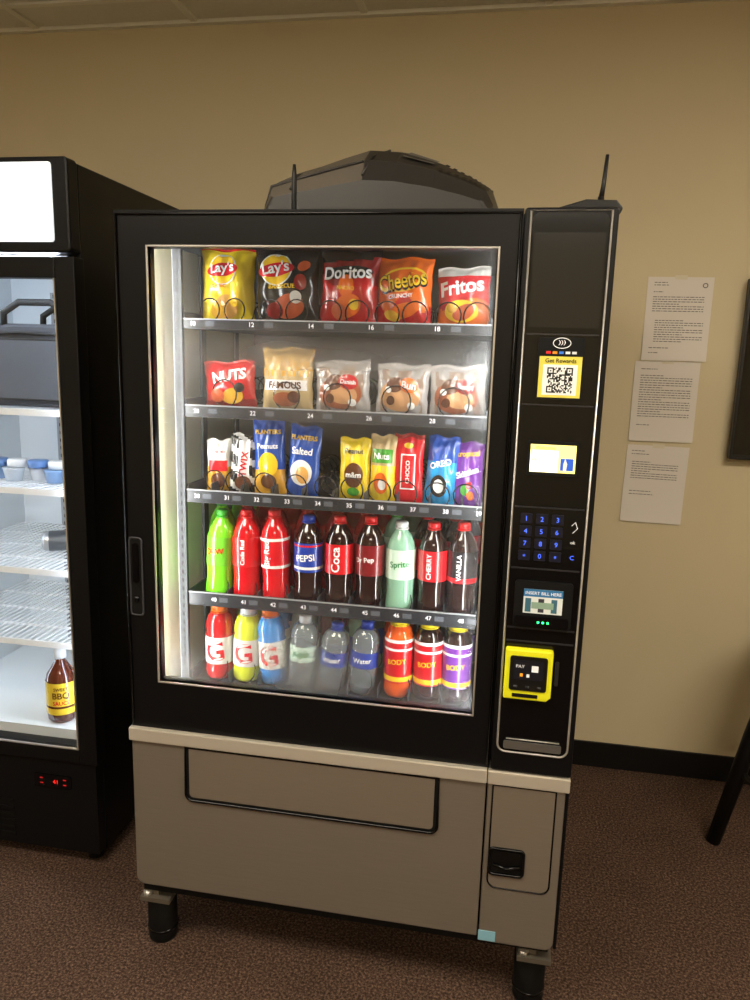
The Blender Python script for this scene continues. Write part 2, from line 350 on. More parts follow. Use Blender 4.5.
q.text('Get Rewards',f23,BLK,w=.06,off=.01,cx=.0975,cz=1.541)
rn=random.Random(5); nq=19; s_=.050/nq
for i in range(nq):
    for j in range(nq):
        fin=(i<5 and j<5) or (i<5 and j>=nq-5) or (i>=nq-5 and j>=nq-5)
        if fin:
            ii=i if i<5 else nq-1-i; jj=j if j<5 else nq-1-j; on=(ii in(0,4) or jj in (0,4) or (ii==2 and jj==2))
        else: on=rn.random()<.5
        if on:
            a=.0725+i*s_; b_=1.4775+j*s_; q.add([(a,-.0232,b_),(a+s_,-.0232,b_),(a+s_,-.0232,b_+s_),(a,-.0232,b_+s_)],[(0,1,2,3)],BLK)
q.text(')))',f22,WHT,w=.014,h=.010,off=.01,cx=.0975,cz=1.576,rot=0)
q.tube([(.0975+.017*math.cos(2*math.pi*i/24),-.0226,1.575+.010*math.sin(2*math.pi*i/24)) for i in range(24)],.0009,WHT,closed=True,seg=5)
for i,c in enumerate(((230,40,40),(240,150,30),(60,120,220),(240,240,240),(220,220,220))): q.box(.068+i*.0125,.077+i*.0125,-.0228,-.0224,1.554,1.559,mat('pay%d'%i,c,.5,emit=.2))
q.obj('card_reader',vm)
q=MB(); q.prism(rrect(.045,.148,1.308,1.379,.004),-.015,-.011,VBM); q.box(.051,.142,-.0158,-.0148,1.315,1.372,mat('lcd_yellow',(250,235,150),.4,emit=1.2,ecol=(252,240,130)))
q.box(.0515,.107,-.0162,-.0157,1.3155,1.360,mat('lcd_white',(255,255,240),.4,emit=1.3)); q.box(.112,.138,-.0164,-.0157,1.320,1.345,mat('lcd_blue',(40,90,200),.4,emit=.6)); q.text('PRESS',flat(-.0168),mat('lcd_txt2',(200,180,60),.5,emit=.5),w=.03,cx=.07,cz=1.34); q.text('Welcome',flat(-.0168),mat('lcd_txt',(120,110,60),.5),w=.04,cx=.08,cz=1.366)
q.prism([(.118,1.318),(.124,1.318),(.126,1.334),(.121,1.345),(.118,1.334)],-.017,-.0165,WHT)
q.obj('lcd_display',vm)
BLU=mat('key_blue',(70,110,255),.4,emit=1.5,ecol=(70,100,240))
q=MB(); keys=['123','456','789','*0#']
for r_ in range(4):
    for c_ in range(3):
        kx=.052+c_*.032; kz=1.216-r_*.0265; q.prism(rrect(kx-.012,kx+.012,kz-.0105,kz+.0105,.002),-.0145,-.0114,mat('key_dark',(16,19,40),.3)); q.text(keys[r_][c_],flat(-.0152),BLU,h=.010 if r_<3 or c_==1 else .006,cx=kx,cz=kz)
q.text('C',flat(-.0125),BLU,h=.009,cx=.15,cz=1.137); q.text('ok',flat(-.0125),WHT,w=.01,cx=.15,cz=1.17)
q.tube([(.145,-.012,1.205),(.152,-.012,1.213),(.157,-.012,1.200),(.148,-.012,1.190)],.0009,WHT); q.obj('keypad',vm)
q=MB(); q.prism(rrect(.038,.158,.980,1.082,.006),-.022,-.011,VBM); q.prism(rrect(.042,.152,.986,1.006,.004),-.030,-.021,VB2)
q.box(.057,.138,-.0228,-.0218,1.013,1.066,mat('bill_sticker',(222,226,222),.5,emit=.15)); q.box(.057,.138,-.0232,-.0226,1.050,1.066,mat('bill_blue',(40,110,160),.5,emit=.2)); q.text('INSERT BILL HERE',flat(-.0236),WHT,w=.074,off=.01,cx=.0975,cz=1.058)
for i in range(3): q.box(.061+i*.027,.073+i*.027,-.0232,-.0226,1.016,1.046,mat('bill_f%d'%(i%2),((60,110,130),(50,50,60))[i%2],.5))
q.box(.074,.12,-.0234,-.0226,1.024,1.038,mat('bill_green',(150,180,160),.5))
for gx in (.088,.098,.108): q.box(gx,gx+.004,-.0306,-.030,.994,.998,mat('green_led',(40,255,120),.4,emit=6))
q.obj('bill_validator',vm)
YB=mat('reader_yellow',(236,232,30),.45,emit=.1)
q=MB(); q.prism([(.027,.817),(.119,.817),(.128,.826),(.128,.932),(.027,.932)],-.030,-.011,YB); q.obj('payment_reader_shell',vm,bevel=.004)
q=MB(); q.prism(rrect(.038,.117,.840,.918,.006),-.033,-.029,BLK); q.box(.046,.109,-.0336,-.0328,.866,.910,mat('tft_dark',(26,28,36),.2))
q.box(.084,.098,-.0342,-.0334,.885,.899,WHT); q.box(.060,.066,-.0342,-.0334,.873,.880,mat('tft_orange',(240,160,40),.5,emit=.5)); q.box(.074,.08,-.0342,-.0334,.872,.879,WHT); q.text('PAY',flat(-.0338),WHT,w=.018,cx=.06,cz=.896)
for i in range(3): q.lathe(.052+.025*i,-.0335,.848,[(.004,0),(.004,.004)],mat('tft_btn',(50,50,54),.3),seg=10)
q.box(.046,.10,-.0315,-.029,.824,.832,BLK); q.obj('payment_reader_face',vm)
q=MB(); q.prism(rrect(.134,.142,.85,.905,.003),-.016,-.011,mat('slot_metal',(60,60,64),.3,metal=.6)); q.obj('coin_slot',vm)

# ------------------------------------------------------------ snack bags
def foil(name,c,rough=.24,metal=0.0): return mat(name,c,rough,metal=metal,coat=.5,bump=.7,bscale=38)
def bag(name,cx,w,z0,z1,T,colf,decals,y=.215,seal=.045,lean=0.05,seed=0,yaw=0,roll=0):
    rnd=random.Random(seed); H=z1-z0; p1,p2,p3=[rnd.uniform(0,6) for _ in range(3)]
    def thick(u,v):
        vv=(v-seal)/(1-2*seal)
        if vv<=0 or vv>=1: return .0006
        e=max(0,1-abs(u)**2.6)**.6; g_=max(0,math.sin(math.pi*vv))**.55
        ed=(1-max(0,math.sin(math.pi*vv)))
        wr=1+.12*math.sin(9*u+p1+4*v)*(1-g_*.5)+.10*math.sin(17*v+p2+6*u)*abs(u)+.07*math.sin(13*u*v+p3)+.16*ed*math.sin(15*u+p3+3*math.sin(4*v))
        return max(.0006,T*e*g_*wr)
    rm=Matrix.Rotation(yaw,4,'Z')@Matrix.Rotation(roll,4,'Y')@Matrix.Rotation(-lean,4,'X')
    base=Vector((cx,y,z0))
    def S(u,v,side=-1,eps=0.0):
        vv=max(0,min(1,v)); hw=w/2*(1-.055*math.sin(math.pi*vv)+.014*math.sin(20*vv+p1))
        zz=H*v+ (.003*math.sin(5*u+p2) if v>.9 else 0); yy=side*(thick(u,v)+eps)
        if v<seal or v>1-seal: yy+= .0025*math.sin(5*u+p3)
        return base+(rm@Vector((u*hw,yy,zz)))
    q=MB(); NU,NV=32,34
    vs=[];fs=[];ms=[]
    for side in (-1,1):
        o=len(vs)
        for j in range(NV+1):
            for i in range(NU+1): vs.append(S(-1+2*i/NU,j/NV,side))
        for j in range(NV):
            for i in range(NU):
                f=(o+j*(NU+1)+i,o+j*(NU+1)+i+1,o+(j+1)*(NU+1)+i+1,o+(j+1)*(NU+1)+i)
                fs.append(f if side<0 else f[::-1]); ms.append(colf(-1+2*(i+.5)/NU,(j+.5)/NV))
    q.add(vs,fs,ms,True)
    lay=0
    for d in decals:
        lay+=1; eps=.0018+.0009*lay
        if d[0]=='disc':
            _,cu,cv,ru,rv,m,*r=d; rot=r[0] if r else 0; R_,A_=5,28; vv=[];ff=[]
            for k in range(R_+1):
                for a in range(A_):
                    an=2*math.pi*a/A_; du=ru*k/R_*math.cos(an); dv=rv*k/R_*math.sin(an)
                    hr=H/(w/2); du2=du*math.cos(rot)-dv*hr*math.sin(rot); dv2=(du*math.sin(rot)+dv*hr*math.cos(rot))/hr
                    vv.append(S(cu+du2,cv+dv2,-1,eps))
            for k in range(R_):
                for a in range(A_):
                    b2=(a+1)%A_; ff.append((k*A_+a,k*A_+b2,(k+1)*A_+b2,(k+1)*A_+a)[::-1])
            q.add(vv,ff,m,True)
        elif d[0]=='rect':
            _,u0,u1,v0,v1,m=d; n=10; vv=[S(u0+(u1-u0)*i/n,v0+(v1-v0)*j/n,-1,eps) for j in range(n+1) for i in range(n+1)]
            q.add(vv,[(j*(n+1)+i,j*(n+1)+i+1,(j+1)*(n+1)+i+1,(j+1)*(n+1)+i) for j in range(n) for i in range(n)],m,True)
        elif d[0]=='text':
            _,t,cu,cv,tw,m,*r=d; rot=r[0] if r else 0; th=r[1] if len(r)>1 else None; off=r[2] if len(r)>2 else .02
            q.text(t,lambda a,b:S(a/(w/2),b/H,-1,eps+.001),m,w=tw*w/1.0,h=th,off=off,rot=rot,cx=cu*w/2,cz=cv*H)
    return q.obj(name,loc=(cx,y,z0))
Y1=foil('foil_yellow',(245,216,40)); R1=foil('foil_red',(200,22,30)); K1=foil('foil_black',(30,28,30)); O1=foil('foil_orange',(240,110,20)); W1=foil('foil_white',(232,232,228)); RD=foil('foil_darkred',(140,14,20)); YD=foil('foil_gold',(225,170,50)); CHP=foil('chip_tan',(228,170,80),.6); CHR=foil('chip_rust',(200,85,35),.6); TAN=foil('foil_tan',(205,180,130)); BRN=foil('foil_brown',(96,52,26)); BL1=foil('foil_blue',(25,75,170)); BL2=foil('foil_cyan',(30,150,215)); PU=foil('foil_purple',(110,40,150)); GR1=foil('foil_green',(70,160,50)); LR=foil('logo_red',(215,20,36)); LY=foil('logo_yellow',(252,206,40)); LW=foil('logo_white',(250,250,250)); FILM=foil('clear_film',(160,138,124),.15); FLM2=foil('clear_film_edge',(176,172,170),.15); PST=foil('pastry_brown',(166,86,44),.35); PSD=foil('pastry_glaze',(214,160,110),.3)
def layers(cv,sc_=1.0,cu=0): return [('disc',cu,cv,.50*sc_,.20*sc_,LW),('disc',cu,cv,.46*sc_,.185*sc_,LY),('disc',cu,cv-.01,.56*sc_,.085*sc_,LR,.12),('text',"Lay's",cu,cv,.42*sc_,LW,.12)]
bag('chip_bag',-.685,.134,1.600,1.782,.034,lambda u,v:Y1 if v<.97 else R1,layers(.72,1.05,-.12)+[('text','CLASSIC',-.25,.50,.3,R1),('disc',.05,.24,.42,.15,CHP,.3),('disc',-.3,.18,.26,.10,YD,-.4),('disc',.35,.33,.2,.09,LY)],seed=1,yaw=.08)
bag('chip_bag',-.533,.156,1.600,1.784,.036,lambda u,v:K1,layers(.72,1.05,-.30)+[('text','BARBECUE',-.1,.50,.42,LY),('disc',.1,.25,.5,.15,CHR,.2),('disc',-.35,.2,.28,.1,RD),('disc',.5,.55,.2,.1,RD),('disc',.35,.36,.18,.08,W1),('disc',.6,.75,.2,.06,CHR,.5)],seed=2,yaw=.08,roll=-.03)
bag('chip_bag',-.389,.144,1.600,1.780,.034,lambda u,v:K1 if v>.86+.05*u else (RD if v>.62+.1*math.sin(4*u) else R1),[('disc',0,.70,.85,.085,K1,.08),('disc',0,.53,.26,.14,O1,.0),('text','Doritos',0,.70,.82,LW,.08,.030,.025),('text','NACHO',0,.50,.3,LY),('disc',.1,.28,.45,.14,O1,.5),('disc',-.2,.2,.3,.10,CHR,-.5),('disc',.3,.3,.16,.07,LY)],seed=3,yaw=-.05,roll=.04)
bag('chip_bag',-.2545,.136,1.600,1.764,.034,lambda u,v:O1 if v>.36+.12*math.sin(5*u+1) else R1,[('disc',0,.68,.86,.17,LY,.16),('disc',0,.68,.78,.14,O1,.16),('text','Cheetos',0,.655,.86,K1,.18,.044,.05),('text','Cheetos',0,.665,.84,LY,.18,.037,.02),('text','CRUNCHY',0,.45,.45,LW,.1),('disc',.1,.25,.6,.10,O1,.3),('disc',-.3,.18,.3,.07,YD,-.3)],seed=4,yaw=-.1)
bag('chip_bag',-.114,.124,1.600,1.744,.032,lambda u,v:W1 if v>.86 else (R1 if v>.40+.1*math.sin(3*u) else O1),[('disc',0,.68,.95,.17,LR,.12),('text','Fritos',0,.68,.84,LW,.14,.034,.03),('disc',0,.30,.66,.17,LY),('disc',.1,.28,.45,.11,CHR,.4),('disc',-.35,.35,.2,.08,YD)],seed=5,yaw=-.12,roll=-.03)
bag('cookie_bag',-.679,.134,1.397,1.516,.028,lambda u,v:R1 if v>.2 else RD,[('text','NUTS',.1,.70,.66,LW,.12,.028,.03),('disc',.2,.28,.42,.16,YD,.2),('disc',-.4,.3,.28,.14,CHR),('disc',.5,.45,.2,.1,K1)],seed=6,roll=-.06)
bag('cookie_bag',-.534,.130,1.397,1.552,.032,lambda u,v:TAN if (int((u+1)*9)+int(v*14))%2 or v<.55 else YD,[('rect',-.85,.85,.34,.50,LW),('text','FAMOUS',0,.42,.66,BRN,0,None,.03),('disc',0,.2,.5,.11,PST),('disc',.35,.24,.25,.09,BRN)],seed=7)
for i,(cx,w,top,c1,c2) in enumerate(((-.394,.138,1.526,R1,PST),(-.2520,.128,1.522,O1,PSD),(-.117,.136,1.522,RD,PST))):
    bag('pastry_pack',cx,w,1.397,top,.024,lambda u,v:FLM2 if abs(u)>.84 or v>.88 or v<.08 else (FILM if math.sin(7*u+i)*math.sin(9*v)>-.2 else FLM2),[('disc',-.05,.40,.80,.30,c2),('disc',.1,.36,.5,.17,PSD),('disc',-.25,.60,.34,.14,BRN,.3),('disc',.28,.60,.36,.14,c1,-.2),('text',('Danish','Bun','Swirl')[i],.28,.60,.28,LW,-.1,None,.02),('disc',-.4,.3,.16,.09,BRN),('disc',.4,.22,.15,.07,LW),('disc',-.5,.5,.12,.06,LW)],seed=10+i,roll=(-.04,.03,-.02)[i],seal=.07)
def nb(cx,w,top,colf,dec,seed,T=.02,yaw=0,roll=0): bag('snack_packet',cx,w,1.187,top,T,colf,dec,seed=seed,yaw=yaw,y=.20,roll=roll)
nb(-.708,.062,1.322,lambda u,v:W1 if v>.5 else YD,[('rect',-.8,.8,.42,.62,LR),('text','TRAIL MIX',0,.78,.6,LR,0),('disc',0,.25,.6,.14,BRN)],20,yaw=.2)
nb(-.645,.072,1.338,lambda u,v:(W1 if (v*7+u)%2<.8 else K1),[('rect',-.4,.4,.12,.90,LW),('text','TWIX',0,.52,.9,R1,math.pi/2*.95,None,.03),('disc',0,.2,.6,.12,BRN)],21,yaw=.2,roll=.05)
nb(-.572,.082,1.378,lambda u,v:BL1 if v>.35 else YD,[('text','PLANTERS',0,.84,.82,LY,0,None,.03),('disc',0,.42,.62,.16,LY),('text','Peanuts',0,.66,.66,LW,0),('disc',0,.2,.5,.1,BRN)],22,yaw=.05,roll=-.04)
nb(-.492,.084,1.366,lambda u,v:BL1,[('text','PLANTERS',0,.84,.82,LY,0,None,.03),('disc',0,.36,.7,.18,LW),('disc',.1,.33,.42,.12,CHP),('text','Salted',0,.66,.66,LW,0)],23,yaw=-.1,roll=.05)
nb(-.359,.078,1.342,lambda u,v:Y1,[('disc',0,.42,.62,.2,BRN),('text','m&m',0,.43,.5,LW,0),('text','Peanut',0,.80,.6,K1),('disc',0,.16,.4,.07,GR1)],24)
nb(-.290,.066,1.352,lambda u,v:Y1 if v<.55 else TAN,[('rect',-.8,.8,.60,.80,GR1),('text','Nuts',0,.70,.6,LW),('disc',0,.3,.55,.16,O1),('disc',.1,.28,.3,.08,LW)],25,yaw=-.1)
nb(-.2275,.074,1.358,lambda u,v:LR if v<.93 else RD,[('rect',-.5,.5,.22,.72,LW),('rect',-.42,.42,.24,.70,LR),('text','CHOCO',0,.47,.75,LW,math.pi/2,None,.02),('disc',0,.84,.3,.04,LY)],26,T=.014)
nb(-.152,.078,1.356,lambda u,v:BL2 if v<.65 else BL1,[('text','OREO',0,.62,.7,LW,.3,None,.03),('disc',0,.3,.55,.16,K1),('disc',0,.3,.35,.1,LW)],27,yaw=-.15,roll=.05)
nb(-.084,.074,1.345,lambda u,v:PU,[('text','tropical',0,.82,.75,LY,.1),('text','Skittles',0,.55,.8,LW,.35,None,.03),('disc',-.1,.28,.28,.08,GR1),('disc',.3,.2,.24,.07,O1),('disc',.2,.36,.2,.06,LR)],28,yaw=-.15)

# ------------------------------------------------------------ bottles
def liq(name,c,tr=.0): return mat(name,c,.1,trans=tr,coat=.5)
SODA=[(.62,0),(.86,.01),(.97,.04),(1.0,.09),(.97,.16),(.92,.24),(.94,.32),(.985,.38),(1.0,.44),(1.0,.66),(.97,.72),(.86,.79),(.64,.86),(.44,.905),(.38,.925),(.38,.935)]
SPORT=[(.7,0),(.92,.015),(1,.06),(1,.15),(.95,.19),(1,.22),(1,.58),(.93,.62),(.99,.68),(.96,.76),(.80,.84),(.60,.88),(.56,.895)]
def bottle(q,cx,cy,z0,h,r,prof,body,label,cap,lab=(.40,.70),capr=.42,txt=None,tm=None,vert=False,seg=24,extra=None,tilt=0,yrot=0):
    st=len(q.V)
    q.lathe(cx,cy,z0,[(a*r,b*h) for a,b in prof],body,seg=seg)
    ph=prof[-1][1]
    q.lathe(cx,cy,z0,[(r*(capr+.06),(ph-.012)*h),(r*(capr+.06),(ph-.002)*h)],cap,seg=16)
    q.lathe(cx,cy,z0,[(r*capr,(ph+.004)*h),(r*capr*1.02,.985*h),(r*capr*.9,h)],cap,seg=16)
    if label:
        rr=r*1.015; q.lathe(cx,cy,z0,[(rr,lab[0]*h),(rr,lab[1]*h)],label,seg=seg,cap=False)
        R3=rr+.0012
        fn=lambda a,b:(cx+R3*math.sin(a/R3+yrot),cy-R3*math.cos(a/R3+yrot),z0+b)
        if extra:
            for (b0,b1,m) in extra: q.lathe(cx,cy,z0,[(rr+.0004,b0*h),(rr+.0004,b1*h)],m,seg=seg,cap=False)
        if txt:
            cz=(lab[0]+lab[1])/2*h
            if vert: q.text(txt,fn,tm,w=(lab[1]-lab[0])*h*.85,off=.02,rot=math.pi/2,cz=cz)
            else: q.text(txt,fn,tm,w=r*1.35,off=.02,cz=cz,rot=.1)
    if tilt:
        m_=Matrix.Translation((cx,cy,z0))@Matrix.Rotation(tilt,4,'Y')@Matrix.Translation((-cx,-cy,-z0))
        for i in range(st,len(q.V)): q.V[i]=m_@q.V[i]
LG=liq('soda_lime',(120,225,40)); LRD=liq('soda_red',(200,20,30)); LCK=liq('cola_dark',(34,14,12)); LCL=liq('clear_green',(170,225,195),.35); LPR=liq('drink_darkred',(90,10,18))
CG_=mat('cap_green',(60,170,50),.4); CR_=mat('cap_red',(205,25,30),.4); CB_=mat('cap_blue',(25,60,170),.4); CK_=mat('cap_black',(22,22,24),.4); CW_=mat('cap_white',(225,228,230),.4); CY_=mat('cap_yellow',(235,215,40),.4); CO_=mat('cap_orange',(235,110,30),.4)
def lab_(name,c): return mat(name,c,.28,coat=.4,bump=.2,bscale=50)
LBG=lab_('label_green',(110,200,50)); LBR=lab_('label_red',(205,22,32)); LBB=lab_('label_blue',(25,60,160)); LBD=lab_('label_maroon',(120,20,28)); LBS=lab_('label_sprite',(205,232,215)); LBK=lab_('label_black',(24,20,24)); LBW=lab_('label_white',(228,228,224)); GT=lab_('text_green',(20,130,60)); LPU=lab_('label_purple',(110,50,150))
soda=[(LG,LBG,CG_,'DEW',LR,False,.05),(LRD,LBR,CR_,'Code Red',LW,True,.0),(LRD,LBR,CR_,'Big Red',LW,True,-.03),(LCK,LBB,CB_,'PEPSI',LW,False,0),(LCK,LBR,CR_,'Coca',LW,True,0),(LCK,LBD,CR_,'Dr Pep',LW,False,0),(LCL,LBS,CW_,'Sprite',GT,False,0),(LCK,LBR,CR_,'CHERRY',LW,True,0),(LCK,LBK,CR_,'VANILLA',LW,True,0)]
for i,(bd,lb,cp,t,tm,vt,ti) in enumerate(soda):
    q=MB(); ex=None; la=(.40,.72)
    if t=='PEPSI': ex=[(.43,.46,LBW),(.68,.70,LBR)]
    if t=='Big Red': ex=[(.40,.43,LBW),(.69,.72,LBW)]
    if t=='VANILLA': ex=[(.40,.45,LBR)]
    bottle(q,BX[i],.185,.917,.230+.004*((i*7)%3),.0362,SODA,bd,lb,cp,lab=la,txt=t,tm=tm,vert=vt,extra=ex,tilt=ti,yrot=-.1+.15*math.sin(i*2.3)); q.obj('soda_bottle',loc=(BX[i],.185,.917))
q=MB()
back=[(LG,LBG,CG_),(LRD,LBR,CR_),(LRD,LBR,CR_),(LRD,LBR,CR_),(LRD,LBR,CR_),(LRD,LBR,CR_),(LCL,LBS,CG_),(LCK,LBR,CR_),(LCK,LBR,CR_)]
for i,(bd,lb,cp) in enumerate(back):
    for k in (1,2,3,4):
        xo=(.0,-.024,.004,-.024,.004)[k]; bx_=max(-.725,BX[i]+xo)
        bottle(q,bx_,.185+.077*k,.917,.244,.0345,SODA,bd,lb,cp,lab=(.40,.72),seg=16)
q.obj('soda_bottle_stock',loc=(-.4,.35,.917))
YG=liq('gat_yellow',(215,225,50)); BG=liq('gat_blue',(60,140,220)); OG=liq('gat_orange',(235,95,30)); CLW=liq('clear_water',(190,205,212),.75); RG=liq('gat_red',(190,25,30))
sport=[(RG,LBW,CO_,'G',LR,False,0),(YG,LBW,CW_,'G',LR,False,.03),(BG,LBW,CO_,'G',LR,False,-.06),(CLW,LBS,CW_,'Aqua',GT,False,.04),(CLW,LBB,CB_,'Water',LW,False,.10),(CLW,LBB,CB_,'Water',LW,False,.08),(OG,LBR,CY_,'BODY',LY,False,0),(LCK,LBR,CY_,'BODY',LY,False,0),(LCK,LPU,CY_,'BODY',LY,False,0)]
for i,(bd,lb,cp,t,tm,vt,ti) in enumerate(sport):
    q=MB(); ex=None
    if i>=6: ex=[(.22,.28,LY),(.70,.74,LW),(.60,.63,LW)]
    hh=.200 if i<3 else (.188-.012*(i==4) if i<6 else .21)
    bottle(q,GX[i],.19,.698,hh,.0362,SPORT,bd,lb,cp,lab=(.22,.58) if i<3 else ((.38,.60) if i<6 else (.20,.74)),capr=.56 if i<3 else .44 if i<6 else .6,txt=t,tm=tm,extra=ex,tilt=ti); q.obj('drink_bottle',loc=(GX[i],.19,.698))
q=MB()
for i,(bd,lb,cp,t,tm,vt,ti) in enumerate(sport):
    if i in (3,4,5): bd,lb,cp=[(LBS,LBS,CW_),(LPR,LBK,CK_),(LCL,LBB,CB_)][i-3]
    for k in (1,2,3): bottle(q,max(-.725,GX[i]+(0,-.018,.004,-.018)[k]),.19+.08*k,.698,.204,.0345,SPORT,bd,lb,cp,lab=(.22,.58),capr=.56,seg=16)
q.obj('drink_bottle_stock',loc=(-.4,.35,.698))

# ------------------------------------------------------------ things on top of the machine
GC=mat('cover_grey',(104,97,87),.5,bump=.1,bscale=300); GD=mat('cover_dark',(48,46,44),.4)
prof=[(-.624,1.834),(-.630,1.925),(-.612,1.985),(-.56,2.008),(-.50,2.025),(-.443,2.045),(-.375,2.066),(-.295,2.060),(-.20,2.030),(-.12,1.992),(-.072,1.962),(-.055,1.92),(-.050,1.834)]
secs=[(.27,.48,.94),(.30,.70,.97),(.38,.88,.99),(.50,1,1),(.70,1,1),(.75,.88,.97),(.77,.6,.94)]
def cov(s,t,eps=0):
    i=min(int(s),len(prof)-2); f=s-i; x=prof[i][0]*(1-f)+prof[i+1][0]*f; z=prof[i][1]*(1-f)+prof[i+1][1]*f
    j=min(int(t),len(secs)-2); g_=t-j; y,hs,ws=[secs[j][k]*(1-g_)+secs[j+1][k]*g_ for k in range(3)]
    return Vector((-.335+(x+.335)*ws,y-eps*.7,1.834+(z-1.834)*hs+eps*.7))
q=MB(); n=len(prof); vs=[cov(i,j) for j in range(len(secs)) for i in range(n)]
fs=[(j*n+i,j*n+i+1,(j+1)*n+i+1,(j+1)*n+i) for j in range(len(secs)-1) for i in range(n-1)]+[tuple(range(n-1,-1,-1)),tuple(range((len(secs)-1)*n,len(secs)*n))]
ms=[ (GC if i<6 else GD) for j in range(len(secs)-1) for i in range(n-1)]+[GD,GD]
q.add(vs,fs,ms)
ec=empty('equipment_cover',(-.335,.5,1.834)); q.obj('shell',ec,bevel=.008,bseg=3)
q=MB()
for k in range(9):
    s0=8.1+k*.24
    q.add([cov(s0,1.15,.005),cov(s0+.12,1.15,.005),cov(s0+.12,2.9,.005),cov(s0,2.9,.005)],[(0,1,2,3)],mat('vent_black',(6,6,6),.6))
q.add([cov(7.1,1.5,.005),cov(7.9,1.5,.005),cov(7.9,2.8,.005),cov(7.1,2.8,.005)],[(0,1,2,3)],mat('cover_label',(105,105,105),.4))
for s0 in (3.0,6.0): q.tube([cov(s0,.2,.003),cov(s0+.2,1.2,.003),cov(s0+.4,2.9,.003)],.0035,GD)
q.tube([cov(.8,.4,.003),cov(2,.9,.003),cov(4,.9,.003),cov(5,.9,.003),cov(6,.9,.003)],.003,GD)
q.obj('vents',ec)
AB=mat('antenna_black',(14,14,15),.5)
q=MB(); q.lathe(-.497,.13,1.832,[(.016,0),(.016,.006),(.006,.012),(.0055,.095),(.0035,.117)],AB,seg=12); q.obj('antenna',loc=(-.497,.13,1.832))
rt=empty('wifi_router',(.13,.12,1.832)); q=MB(); q.prism([(.060,1.833),(.198,1.833),(.203,1.845),(.19,1.860),(.13,1.862),(.075,1.846)],.07,.19,AB); q.obj('body',rt,bevel=.003)
q=MB(); q.lathe(.163,.12,1.856,[(.020,0),(.017,.008),(.007,.012),(.006,.02)],AB,seg=12); q.tube([(.163,.12,1.87),(.166,.12,1.9),(.169,.12,1.957)],.0055,AB,r2=.0035); q.obj('router_antenna',rt)

# ------------------------------------------------------------ refrigerator
FB=mat('fridge_black',(13,13,15),.4,spec=.25,bump=.05,bscale=400); FI=mat('fridge_interior',(222,228,232),.5); FW=mat('wire_white',(244,246,248),.4); SG=mat('sign_light',(246,250,252),.4,emit=.65,ecol=(236,246,252))
fr=empty('display_refrigerator',(-1.45,.6,0)); fx0,fx1=-1.80,-1.122
q=MB()
q.box(fx0,fx0+.04,.30,.95,.04,2.0,FB); q.box(fx1-.035,fx1,.30,.95,.04,2.0,FB); q.box(fx0+.04,fx1-.035,.92,.95,.04,2.0,FB); q.box(fx0+.04,fx1-.035,.30,.92,1.78,2.0,FB); q.box(fx0+.04,fx1-.035,.30,.92,.04,.36,FB)
q.obj('cabinet',fr,bevel=.004)
q=MB(); q.prism(rrect(fx0,fx1+.003,1.775,2.006,.012),.250,.299,FB); q.obj('header',fr,bevel=.006)
q=MB(); q.prism(rrect(fx0+.04,-1.162,1.800,1.992,.008),.246,.251,SG); q.obj('sign_panel',fr)
q=MB(); dx1=-1.112
q.box(fx0-.005,-1.75,.25,.298,.342,1.765,FB); q.box(-1.168,dx1,.25,.298,.342,1.765,FB); q.box(-1.75,-1.168,.25,.298,1.712,1.765,FB); q.box(-1.75,-1.168,.25,.298,.342,.392,FB); q.obj('door',fr,bevel=.003)
q=MB(); q.box(-1.172,-1.168,.247,.26,.392,1.712,SIL); q.box(-1.75,-1.168,.247,.26,.388,.392,SIL); q.obj('door_trim',fr)
q=MB(); q.box(fx0+.003,fx1-.003,.262,.299,.045,.335,FB)
for k in range(6): q.box(-1.70,-1.40,.259,.263,.07+.022*k,.080+.022*k,VBM)
q.prism(rrect(-1.325,-1.205,.248,.290,.004),.258,.263,VB2); 
q.text('41',flat(.2565),mat('red_led',(255,40,30),.4,emit=1.5),h=.013,cx=-1.255,cz=.270)
for kx,kz in ((-1.30,.278),(-1.30,.262),(-1.225,.278),(-1.225,.262)): q.box(kx-.005,kx+.005,.2568,.258,kz-.0015,kz+.0015,mat('red_mark',(200,30,30),.4,emit=.4))
q.obj('base_grille',fr)
q=MB()
for ax in (-1.75,-1.17):
    for ay in (.32,.88): q.lathe(ax,ay,0,[(.025,0),(.025,.04)],VBM,seg=12)
q.obj('feet',fr)
q=MB(); ix0,ix1=-1.758,-1.158
q.box(ix0,ix0+.004,.30,.915,.362,1.778,FI); q.box(ix1-.004,ix1,.30,.915,.362,1.778,FI); q.box(ix0,ix1,.90,.915,.362,1.778,FI); q.box(ix0,ix1,.30,.90,1.772,1.778,FI); q.box(ix0,ix1,.30,.90,.362,.42,FI)
for px in (-1.28,-1.60):
    q.box(px,px+.03,.893,.9,.45,1.72,mat('fridge_post',(150,154,160),.4))
    for k in range(45): q.box(px+.010,px+.020,.8925,.893,.47+k*.028,.482+k*.028,VBM)
q.obj('liner',fr)
q=MB()
for z in (1.36,1.134,.896,.674):
    for yy in (.335,.47,.61,.75,.88): q.box(ix0+.008,ix1-.008,yy,yy+.006,z-.012,z-.006,FW)
    q.box(ix0+.008,ix1-.008,.328,.333,z-.014,z+.004,FW)
    k=ix0+.012
    while k<ix1-.01:
        q.box(k,k+.0042,.33,.885,z-.006,z-.002,FW); k+=.0215
q.obj('wire_shelves',fr,loc=(-1.45,.6,1))
FL=mat('fridge_led',(255,255,255),.5,emit=36,ecol=(232,242,255))
q=MB(); q.box(-1.70,-1.20,.31,.325,1.755,1.770,FL); q.box(-1.748,-1.738,.302,.315,.45,1.70,FL); q.box(-1.172,-1.166,.301,.309,.45,1.70,FL); q.obj('interior_lights',fr)
